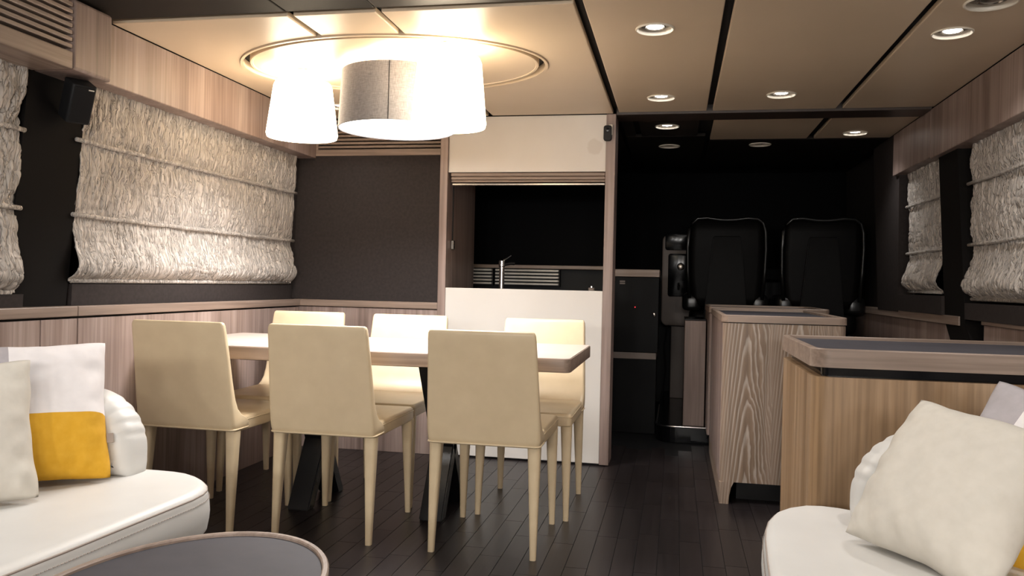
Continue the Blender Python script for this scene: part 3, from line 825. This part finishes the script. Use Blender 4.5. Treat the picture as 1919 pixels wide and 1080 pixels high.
outL = [(-2.185, 0.25), (-1.36, 0.25)] + [(-1.345 + 0.03 * math.sin(k / 8 * PI / 2), 0.6 + 1.3 * k / 8) for k in range(9)]
outL[2:] = [(-1.350, 0.6), (-1.335, 1.0), (-1.316, 1.40), (-1.303, 1.60), (-1.295, 1.80), (-1.289, 1.95), (-1.284, 2.06), (-1.290, 2.12), (-1.305, 2.165), (-1.330, 2.205), (-1.362, 2.24), (-1.40, 2.27), (-1.445, 2.295), (-1.49, 2.306), (-1.55, 2.31), (-1.8, 2.31), (-2.185, 2.31)]
sofa('sofa', 'ivory leather sofa with rolled arm at the lower left', outL, (-1.575, -2.17, 2.235, 0.145, 0.652), 1)
outR = [(1.315, 0.25), (1.315, 2.36), (0.75, 2.37), (0.60, 2.375), (0.52, 2.40), (0.46, 2.432), (0.41, 2.443), (0.36, 2.435), (0.31, 2.395), (0.275, 2.345), (0.25, 2.27), (0.235, 2.19), (0.225, 2.10), (0.214, 1.95), (0.206, 1.82), (0.200, 1.6), (0.20, 1.2), (0.20, 0.25)]
sofa('sofa', 'ivory leather sofa at the lower right, in front of the sideboard', outR, (0.462, 1.30, 2.29, 0.15, 0.645), -1)

# ================================================================== CUSHIONS
def pillow(label, size, thick, panels, mtx, seedv, group=None, tagmark=False):
    """panels: list of (part name, material, test(u, v)) tried in order; u right, v up, -1..1"""
    t = thing('cushion', label, 'cushion', (0, 0, 0), 0, group)
    t.matrix_world = mtx
    n = 36; parts = [bmesh.new() for _ in panels]; cache = [dict() for _ in panels]
    def pt(i, j, s):
        u, v = -1 + 2 * i / n, -1 + 2 * j / n
        pin = 0.085
        cr = 0.045 * (u * u * v * v) ** 3
        x = size / 2 * u * (1 - pin * (1 - v * v) * abs(u) ** 2 - cr)
        y = size / 2 * v * (1 - pin * (1 - u * u) * abs(v) ** 2 - cr)
        x += 0.004 * noise.noise(Vector((y * 16, seedv, 1.0))) * abs(u) ** 3
        y += 0.004 * noise.noise(Vector((x * 16, seedv, 5.0))) * abs(v) ** 3
        e = max(0.0, (1 - u * u) * (1 - v * v))
        h = thick / 2 * (1 - (1 - e) ** 1.7) ** 0.62
        edge = max(abs(u), abs(v))
        wr = noise.noise(Vector((x * 22 + seedv, y * 22, seedv))) * 0.004 + noise.noise(Vector((x * 9, y * 9 + seedv, 3))) * 0.009
        ang = u if abs(v) > abs(u) else v
        puck = 0.009 * math.sin(ang * 17 + seedv * 3 + 2 * noise.noise(Vector((ang * 3, seedv, 0)))) * max(0, (edge - 0.62) / 0.38) * (1 - edge) * 4
        h = max(0.0, h + (wr + puck) * min(1, e * 6))
        return (x, -s * h, y)
    for s in (1, -1):
        for j in range(n):
            for i in range(n):
                u, v = -1 + 2 * (i + .5) / n, -1 + 2 * (j + .5) / n
                for k, (nm, mt, test) in enumerate(panels):
                    if test(u, v): break
                vv = []
                for a, b in ((i, j), (i + 1, j), (i + 1, j + 1), (i, j + 1)):
                    bd = a in (0, n) or b in (0, n)
                    key = (a, b, 0 if bd else s)
                    if key not in cache[k]: cache[k][key] = parts[k].verts.new(pt(a, b, s))
                    vv.append(cache[k][key])
                parts[k].faces.new(vv if s > 0 else vv[::-1])
    for (nm, mt, test), bm in zip(panels, parts):
        if len(bm.verts) == 0: bm.free(); continue
        o = obj(nm, bm, mt, t, smooth='all')
        if tagmark and nm == 'mustard_panel': obj('care_tag', B(size / 2 * 0.925, size / 2 * 0.925 + 0.018, -0.004, -0.002, -size * 0.245, -size * 0.245 + 0.028), 'sofa_seam', o)
    return t
def pose(corner, side, size, yaw, lean, roll=0):
    """stand a cushion on its lower corner (side -1 left, +1 right), turned by yaw and leaning back"""
    rot = Matrix.Rotation(math.radians(yaw), 4, 'Z') @ Matrix.Rotation(math.radians(-lean), 4, 'X') @ Matrix.Rotation(math.radians(roll), 4, 'Y')
    h = size / 2 * 0.955
    c = Vector(corner) - (rot @ Vector((side * h, 0, -h)))
    return Matrix.Translation(c) @ rot
colour_l = [('mustard_panel', 'yellow_cloth', lambda u, v: v < -0.10), ('grey_panel', 'grey_cloth', lambda u, v: u < -0.2), ('white_panel', 'white_cloth', lambda u, v: True)]
pillow('white, mustard and grey colour block cushion against the left sofa arm', 0.43, 0.15, colour_l, pose((-1.588, 2.120, 0.416), 1, 0.43, 45, 24), 1.1, 'square scatter cushions', True)
pillow('plain cream cushion cut off by the left edge of the picture', 0.39, 0.15, [('cover', 'cream_cloth', lambda u, v: True)], pose((-1.618, 1.880, 0.416), 1, 0.39, 47, 22, -2), 4.2, 'square scatter cushions')
pillow('plain cream cushion propped at a tilt on the right sofa', 0.395, 0.185, [('cover', 'cream_cloth', lambda u, v: True)], pose((0.410, 2.098, 0.425), -1, 0.395, -52, 34, 6), 2.7, 'square scatter cushions')
colour_r = [('mustard_panel', 'yellow_cloth', lambda u, v: v < -0.10), ('grey_panel', 'grey_cloth', lambda u, v: u < -0.45), ('white_panel', 'white_cloth', lambda u, v: True)]
pillow('white, mustard and grey colour block cushion behind the cream one on the right sofa', 0.44, 0.14, colour_r, pose((0.592, 2.190, 0.425), -1, 0.44, -42, 28, 14), 6.6, 'square scatter cushions')

# ================================================================== COFFEE TABLE
CXT, CYT, CA, CB, CTZ = -0.962, 1.478, 0.280, 0.392, 0.380
def oval(a, b, n=72): return [(CXT + a * math.cos(2 * PI * i / n), CYT + b * math.sin(2 * PI * i / n)) for i in range(n)]
t = thing('coffee_table', 'oval coffee table with slate inlay and thin oak rim', 'table', (CXT, CYT, 0))
bm = bmesh.new()
prof = [(0.0, CTZ - 0.035), (0.0, CTZ - 0.003), (0.003, CTZ), (0.012, CTZ), (0.015, CTZ - 0.003), (0.015, CTZ - 0.035)]
rg = [[(x, y, z) for x, y in oval(CA - d, CB - d)] for d, z in prof]
loft(bm, rg + [rg[0]], cap=False)
wpart('rim', bm, 'oak_y', t, smooth=True)
bm = bmesh.new(); prism(bm, oval(CA - 0.016, CB - 0.016), CTZ - 0.03, CTZ - 0.008); wpart('inlay', bm, 'tray', t)
bm = bmesh.new(); lathe(bm, [(0.16, 0.0), (0.16, 0.012), (0.035, 0.02), (0.03, CTZ - 0.03)], CXT, CYT, 32, cap0=True, cap1=True); wpart('pedestal', bm, 'black_metal', t, smooth=True)

# ================================================================== SIDEBOARDS
def tray_cabinet(label, x0, x1, y0, y1, zt, rim_h, gap, rad, body_mat, foot=None, body_z0=0.0):
    t = thing('sideboard', label, 'cabinet', ((x0 + x1) / 2, (y0 + y1) / 2, 0))
    ol = round_rect(x0, x1, y0, y1, rad, 8)
    prof = [(0.0, zt - rim_h), (0.0, zt - 0.003), (0.003, zt), (0.020, zt), (0.022, zt - 0.002), (0.022, zt - 0.016)]
    bm = bmesh.new(); rg = [[(x, y, z) for x, y in offset_poly(ol, d)] for d, z in prof] + [[(x, y, zt - rim_h) for x, y in offset_poly(ol, 0.022)]]
    loft(bm, rg + [rg[0]], cap=False)
    wpart('tray_rim', bm, 'oak_x', t, smooth=True)
    bm = bmesh.new(); prism(bm, offset_poly(ol, 0.0215), zt - rim_h + 0.001, zt - 0.012); wpart('tray_inlay', bm, 'tray', t)
    zb = zt - rim_h - gap
    bm = bmesh.new(); prism(bm, offset_poly(ol, 0.035), zb - 0.004, zt - rim_h); wpart('recess_band', bm, 'black_gloss', t, smooth=True)
    if foot is None:
        bm = bmesh.new(); prism(bm, offset_poly(ol, 0.004), body_z0, zb); wpart('body', bm, body_mat, t, smooth=True)
    else:
        fz, fx = foot
        bm = bmesh.new(); prism(bm, offset_poly(ol, 0.004), fz, zb); bd = wpart('body', bm, body_mat, t, smooth=True)
        bd.data.materials.append(M['oak_v'])
        for pl_ in bd.data.polygons:
            if abs(pl_.normal.x) > 0.9: pl_.material_index = 1
        pts = [(x0 + 0.006, 0.0), (x0 + fx - 0.022, 0.0), (x0 + fx - 0.020, fz * 0.35), (x0 + fx - 0.012, fz * 0.75), (x0 + fx, fz), (x0 + 0.004, fz)]
        bm = bmesh.new(); loft(bm, [[(x, y, z) for x, z in pts] for y in (y0 + 0.004, y1 - 0.004)]); wpart('foot', bm, body_mat, t)
        wpart('toe_kick', B(x0 + fx + 0.02, x1 - 0.02, y0 + 0.12, y1 - 0.05, 0.0, fz), 'black_matte', t)
    return t
tray_cabinet('wide oak sideboard with slate tray top behind the right sofa', 0.418, 1.318, 2.690, 3.46, 0.82, 0.058, 0.030, (0.0, 0.0, 0.05, 0.06), 'oak_warm')
tray_cabinet('oak cabinet with strong arched grain and cut-out foot', 0.212, 0.765, 3.955, 5.17, 0.877, 0.034, 0.004, (0.04, 0.03, 0.03, 0.035), 'oak_cathedral', foot=(0.102, 0.07))
tray_cabinet('oak tray-top cabinet just aft of the helm seats', 0.200, 0.90, 5.19, 5.92, 0.885, 0.036, 0.004, (0.03, 0.1, 0.02, 0.02), 'oak_v', body_z0=0.10)
t = thing('low_cabinet', 'lower plain oak cabinet end left of the tray cabinets', 'cabinet', (0.13, 5.6, 0.1))
wpart('body', B(0.062, 0.196, 5.50, 5.90, 0.100, 0.785, bev=0.003), 'oak_v', t)
wpart('top', B(0.058, 0.197, 5.495, 5.905, 0.786, 0.796, bev=0.002), 'black_gloss', t)

# ================================================================== HELM SEATS
def helm_seat(x, y, label):
    t = thing('helm_chair', label, 'seat', (x, y, 0.17), 0, 'black leather helm seats')
    ol = []
    zs = [(0.80, 0.215, 0.0), (0.86, 0.255, 0.0), (1.0, 0.268, -0.008), (1.2, 0.272, -0.02), (1.34, 0.268, -0.032), (1.39, 0.250, -0.036), (1.415, 0.225, -0.038), (1.425, 0.20, -0.038)]
    bm = bmesh.new(); rings = []
    for z, hw, yo in zs:
        th = 0.13 if z < 1.36 else (0.10 if z < 1.41 else 0.06)
        pts = round_rect(-hw, hw, yo - th / 2, yo + th / 2, th * 0.45, 5)
        rings.append([(px, py, z - 0.1 + (0.014 * abs(px / hw) ** 2 if z > 1.38 else 0)) for px, py in pts])
    loft(bm, rings); bo = obj('backrest', bm, 'black_leather', t, smooth='all')
    # rim roll round the backrest
    path = [(-0.255, -0.055, 0.75), (-0.270, -0.062, 0.95), (-0.274, -0.078, 1.12), (-0.268, -0.088, 1.24), (-0.250, -0.092, 1.30), (-0.21, -0.095, 1.330), (-0.14, -0.095, 1.335), (-0.05, -0.094, 1.322), (0.0, -0.094, 1.320)]
    path = path + [(-a, b, c) for a, b, c in path[-2::-1]]
    obj('rim_roll', tube(bmesh.new(), path, 0.014, 8), 'black_piping', bo, smooth='all')
    bm = bmesh.new(); loft(bm, [[(-0.155, -0.100, 0.60), (0.155, -0.100, 0.60), (0.155, 0.0, 0.60), (-0.155, 0.0, 0.60)],
                                [(-0.10, -0.112, 1.19), (0.10, -0.112, 1.19), (0.10, -0.03, 1.19), (-0.10, -0.03, 1.19)],
                                [(-0.095, -0.108, 1.205), (0.095, -0.108, 1.205), (0.095, -0.03, 1.205), (-0.095, -0.03, 1.205)]])
    bmesh.ops.bevel(bm, geom=list(bm.edges), offset=0.008, segments=2, affect='EDGES')
    obj('spine_panel', bm, 'black_leather', t, smooth=True)
    for s in (-1, 1):
        a, b = sorted((s * 0.165, s * 0.305))
        bm = bmesh.new(); rprism(bm, round_rect(a, b, -0.06, 0.40, 0.05, 5), 0.66, 0.79, 0.03, 0.045, 4)
        obj('armrest', bm, 'black_piping', t, smooth='all')
    bm = bmesh.new(); rprism(bm, round_rect(-0.25, 0.25, -0.05, 0.46, 0.06, 5), 0.52, 0.66, 0.03, 0.04, 4)
    obj('seat_cushion', bm, 'black_leather', t, smooth='all')
    bm = bmesh.new(); lathe(bm, [(0.16, -0.07), (0.16, -0.055), (0.055, -0.04), (0.05, 0.50), (0.14, 0.52)], 0, 0.2, 28, cap0=True, cap1=True)
    obj('pedestal', bm, 'black_metal', t, smooth=True)
    return t
helm_seat(0.352, 6.25, 'black leather helm seat seen from behind, on the left')
helm_seat(1.010, 6.25, 'black leather helm seat seen from behind, on the right')

# side console left of the helm seats
t = thing('helm_console', 'taupe helm side console with black instrument panels', 'console', (0.03, 6.8, 0.1))
bm = bmesh.new(); rprism(bm, round_rect(-0.115, 0.186, 0.688, 1.421, (0.02, 0.03, 0.05, 0.05), 6), 6.80, 6.88, 0.012, 0.012, 3, to=lambda p, z: (p[0], z, p[1]))
wpart('shell', bm, 'console', t, smooth=True)
bm = bmesh.new(); rprism(bm, round_rect(-0.093, 0.180, 1.295, 1.432, 0.02, 4), 6.775, 6.80, 0.004, 0.004, 2, to=lambda p, z: (p[0], z, p[1]))
wpart('upper_panel', bm, 'black_gloss', t, smooth=True)
bm = bmesh.new(); rprism(bm, round_rect(-0.066, 0.180, 0.923, 1.268, 0.02, 4), 6.780, 6.80, 0.004, 0.004, 2, to=lambda p, z: (p[0], z, p[1]))
lp = wpart('lower_panel', bm, 'black_gloss', t, smooth=True)
bm = bmesh.new(); lathe(bm, [(0.030, 0), (0.030, 0.012), (0.024, 0.016), (0.004, 0.016)], n=28, cap0=True, cap1=True)
bmesh.ops.rotate(bm, verts=bm.verts, matrix=Matrix.Rotation(PI / 2, 3, 'X')); bmesh.ops.translate(bm, verts=bm.verts, vec=(0.033, 6.780, 1.164))
obj('dial', bm, 'reflector', lp, smooth=True)
obj('lever', tube(bmesh.new(), [(0.018, 6.775, 0.985), (0.018, 6.74, 0.985), (0.02, 6.725, 1.02)], 0.010, 8), 'chrome', lp, smooth=True)
wpart('leg', B(-0.033, 0.175, 6.84, 6.90, 0.10, 0.688, bev=0.005), 'console', t)
wpart('cable', tube(bmesh.new(), [(-0.06, 6.83, 0.69), (-0.085, 6.84, 0.52), (-0.065, 6.85, 0.35), (-0.09, 6.85, 0.11)], 0.006, 6), 'black_matte', t, smooth=True)
wpart('trim_edge', tube(bmesh.new(), [(-0.06, 6.795, 0.689), (0.06, 6.795, 0.686), (0.17, 6.795, 0.688)], 0.004, 6), 'chrome', t)

# forward cabinet in the passage
t = thing('passage_cabinet', 'black fronted cabinet with oak top at the end of the passage', 'cabinet', (-0.26, 5.85, 0))
wpart('front', B(-0.415, -0.112, 5.66, 6.05, 0.552, 1.062, bev=0.003), 'passage_black', t)
wpart('top', B(-0.418, -0.110, 5.645, 6.06, 1.063, 1.113, bev=0.003), 'oak_x', t)
wpart('plinth', B(-0.415, -0.122, 5.655, 6.05, 0.508, 0.551, bev=0.002), 'console', t)
wpart('base', B(-0.415, -0.122, 5.70, 6.05, 0.0, 0.507), 'passage_black', t)
bm = bmesh.new(); lathe(bm, [(0.002, -0.013), (0.010, -0.010), (0.013, 0.0), (0.010, 0.010), (0.003, 0.014)], n=18, cap0=True, cap1=True)
bmesh.ops.translate(bm, verts=bm.verts, vec=(-0.140, 5.648, 0.811)); wpart('knob', bm, 'chrome', t, smooth=True)
wpart('indicator_light', B(-0.272, -0.266, 5.652, 5.660, 0.855, 0.861), 'red_led', t)
for k in range(2): wpart('latch_plate', B(-0.375, -0.340, 5.652, 5.660, 1.012 + k * 0.014, 1.022 + k * 0.014), 'console', t)

# instrument cluster right of the helm
t = thing('helm_dashboard', 'black helm dashboard behind the right helm seat', 'dashboard', (0.9, 7.1, 0.1))
wpart('body', B(0.32, 1.32, 6.92, 7.28, 0.10, 1.06, bev=0.01), 'black_matte', t)
wpart('hood', B(0.36, 1.30, 7.0, 7.26, 1.06, 1.18, bev=0.02), 'black_leather', t)
for x_, z_ in ((1.20, 1.10), (1.27, 1.12), (1.14, 1.09)):
    bm = bmesh.new(); lathe(bm, [(0.022, 0), (0.022, 0.02), (0.016, 0.024)], n=20, cap0=True, cap1=True)
    bmesh.ops.rotate(bm, verts=bm.verts, matrix=Matrix.Rotation(PI / 2, 3, 'X')); bmesh.ops.translate(bm, verts=bm.verts, vec=(x_, 7.0, z_))
    wpart('gauge', bm, 'black_gloss', t, smooth=True)

# ================================================================== GALLEY
t = thing('galley_counter', 'dark granite galley counter behind the hatch', 'counter', (-0.85, 5.0, 0))
wpart('worktop', B(-1.298, -0.402, 4.79, 5.25, 0.87, 0.91, bev=0.004), 'granite', t)
wpart('base', B(-1.298, -0.402, 4.80, 5.23, 0.0, 0.87), 'black_matte', t)
t = thing('galley_faucet', 'chrome column faucet with slim lever in the galley', 'faucet', (-1.06, 5.02, 0.91))
bm = bmesh.new(); lathe(bm, [(0.026, 0.0), (0.026, 0.006), (0.0165, 0.010), (0.0165, 0.190), (0.0205, 0.194), (0.0205, 0.228), (0.016, 0.232)], n=28, cap0=True, cap1=True)
obj('column', bm, 'chrome', t, smooth=True)
obj('lever', tube(bmesh.new(), [(0.012, -0.004, 0.232), (0.035, -0.01, 0.244), (0.062, -0.02, 0.262)], [0.006, 0.004, 0.003], 8), 'chrome', t, smooth=True)
obj('spout', tube(bmesh.new(), [(0.012, 0.0, 0.205), (0.05, 0.02, 0.214), (0.072, 0.03, 0.214)], [0.011, 0.010, 0.012], 10), 'black_metal', t, smooth=True)
def reflected_slats(label, x0, x1):  # striped reflection in the galley, built as solid white slats
    t = thing('slat_reflection', label, 'grille', ((x0 + x1) / 2, 5.66, 1.0), 0, 'galley reflections built as white slats')
    wpart('backing', B(x0 - 0.004, x1 + 0.004, 5.665, 5.718, 0.985, 1.106), 'black_matte', t)
    for k in range(5):
        z = 0.992 + k * 0.0232
        bm = B(x0, x1, 5.63, 5.668, z, z + 0.0135, bev=0.004)
        wpart('slat', bm, 'reflection_slat', t)
reflected_slats('short reflection built as white slats at the left of the faucet', -1.395, -1.262)
reflected_slats('long reflection built as white slats behind the faucet', -1.237, -0.792)
t = thing('sink_caddy', 'small pale block standing at the right of the galley sink', 'dispenser', (-0.50, 5.0, 0.91))
bm = bmesh.new(); rprism(bm, round_rect(-0.018, 0.018, -0.02, 0.02, 0.006), 0.0, 0.075, 0.002, 0.004, 2); obj('body', bm, 'console', t, smooth=True)
bm = bmesh.new(); lathe(bm, [(0.008, 0.075), (0.008, 0.084), (0.004, 0.086)], n=14, cap0=True, cap1=True); obj('cap', bm, 'chrome', t)
# rolled shutter in the head of the hatch
t = thing('hatch_shutter', 'raised oak roller shutter at the top of the galley hatch', 'shutter', (-0.85, 4.66, 1.565))
for k, (z0, z1, m_) in enumerate(((1.610, 1.630, 'oak_x'), (1.591, 1.609, 'oak_x'), (1.577, 1.590, 'oak_x'))):
    wpart('slat', B(-1.290, -0.400, 4.622 + 0.006 * k, 4.665, z0, z1, bev=0.005), m_, t)
wpart('bottom_rail', B(-1.283, -0.402, 4.632, 4.668, 1.560, 1.571, bev=0.002), 'reflector', t)
wpart('guide_cord', tube(bmesh.new(), [(-1.292, 4.70, 1.56), (-1.292, 4.70, 1.24)], 0.0035, 6), 'black_matte', t)
wpart('cord_clasp', B(-1.299, -1.280, 4.685, 4.715, 1.19, 1.245, bev=0.004), 'reflector', t)

# ================================================================== SPEAKER AND SENSOR
t = thing('loudspeaker', 'small black loudspeaker hanging under the vent box', 'speaker', (-2.10, 2.612, 1.702))
t.rotation_euler = (math.radians(0), math.radians(26), math.radians(-30)); t.scale = (0.80, 0.80, 0.86)
bm = bmesh.new(); rprism(bm, round_rect(-0.055, 0.055, -0.055, 0.05, 0.012, 4), -0.185, -0.018, 0.006, 0.006, 2); obj('cabinet', bm, 'black_matte', t, smooth=True)
obj('grille', B(0.056, 0.060, -0.047, 0.042, -0.178, -0.026, bev=0.0015), 'black_metal', t)
obj('badge', B(0.0601, 0.0612, 0.012, 0.036, -0.036, -0.031), 'ivory_trim', t)
obj('bracket', tube(bmesh.new(), [(-0.05, 0, -0.09), (-0.075, 0, -0.06), (-0.06, 0, 0.0), (-0.02, 0, 0.01)], 0.008, 8), 'black_metal', t, smooth=True)
t = thing('motion_sensor', 'small dark sensor fixed high on the galley post', 'sensor', (-0.388, 4.575, 1.838))
bm = bmesh.new(); rprism(bm, round_rect(-0.022, 0.022, -0.042, 0.042, 0.012, 5), -0.012, 0.014, 0.004, 0.004, 3, to=lambda p, z: (p[0], z, p[1])); obj('case', bm, 'black_matte', t, smooth=True)
bm = bmesh.new(); lathe(bm, [(0.010, 0), (0.010, 0.003), (0.003, 0.004)], n=20, cap0=True, cap1=True)
bmesh.ops.rotate(bm, verts=bm.verts, matrix=Matrix.Rotation(PI / 2, 3, 'X')); bmesh.ops.translate(bm, verts=bm.verts, vec=(0, -0.012, 0.018)); obj('lens', bm, 'black_gloss', t, smooth=True)
obj('mount', B(0.006, 0.026, 0.0, 0.022, -0.01, 0.048, bev=0.003), 'ivory_trim', t)
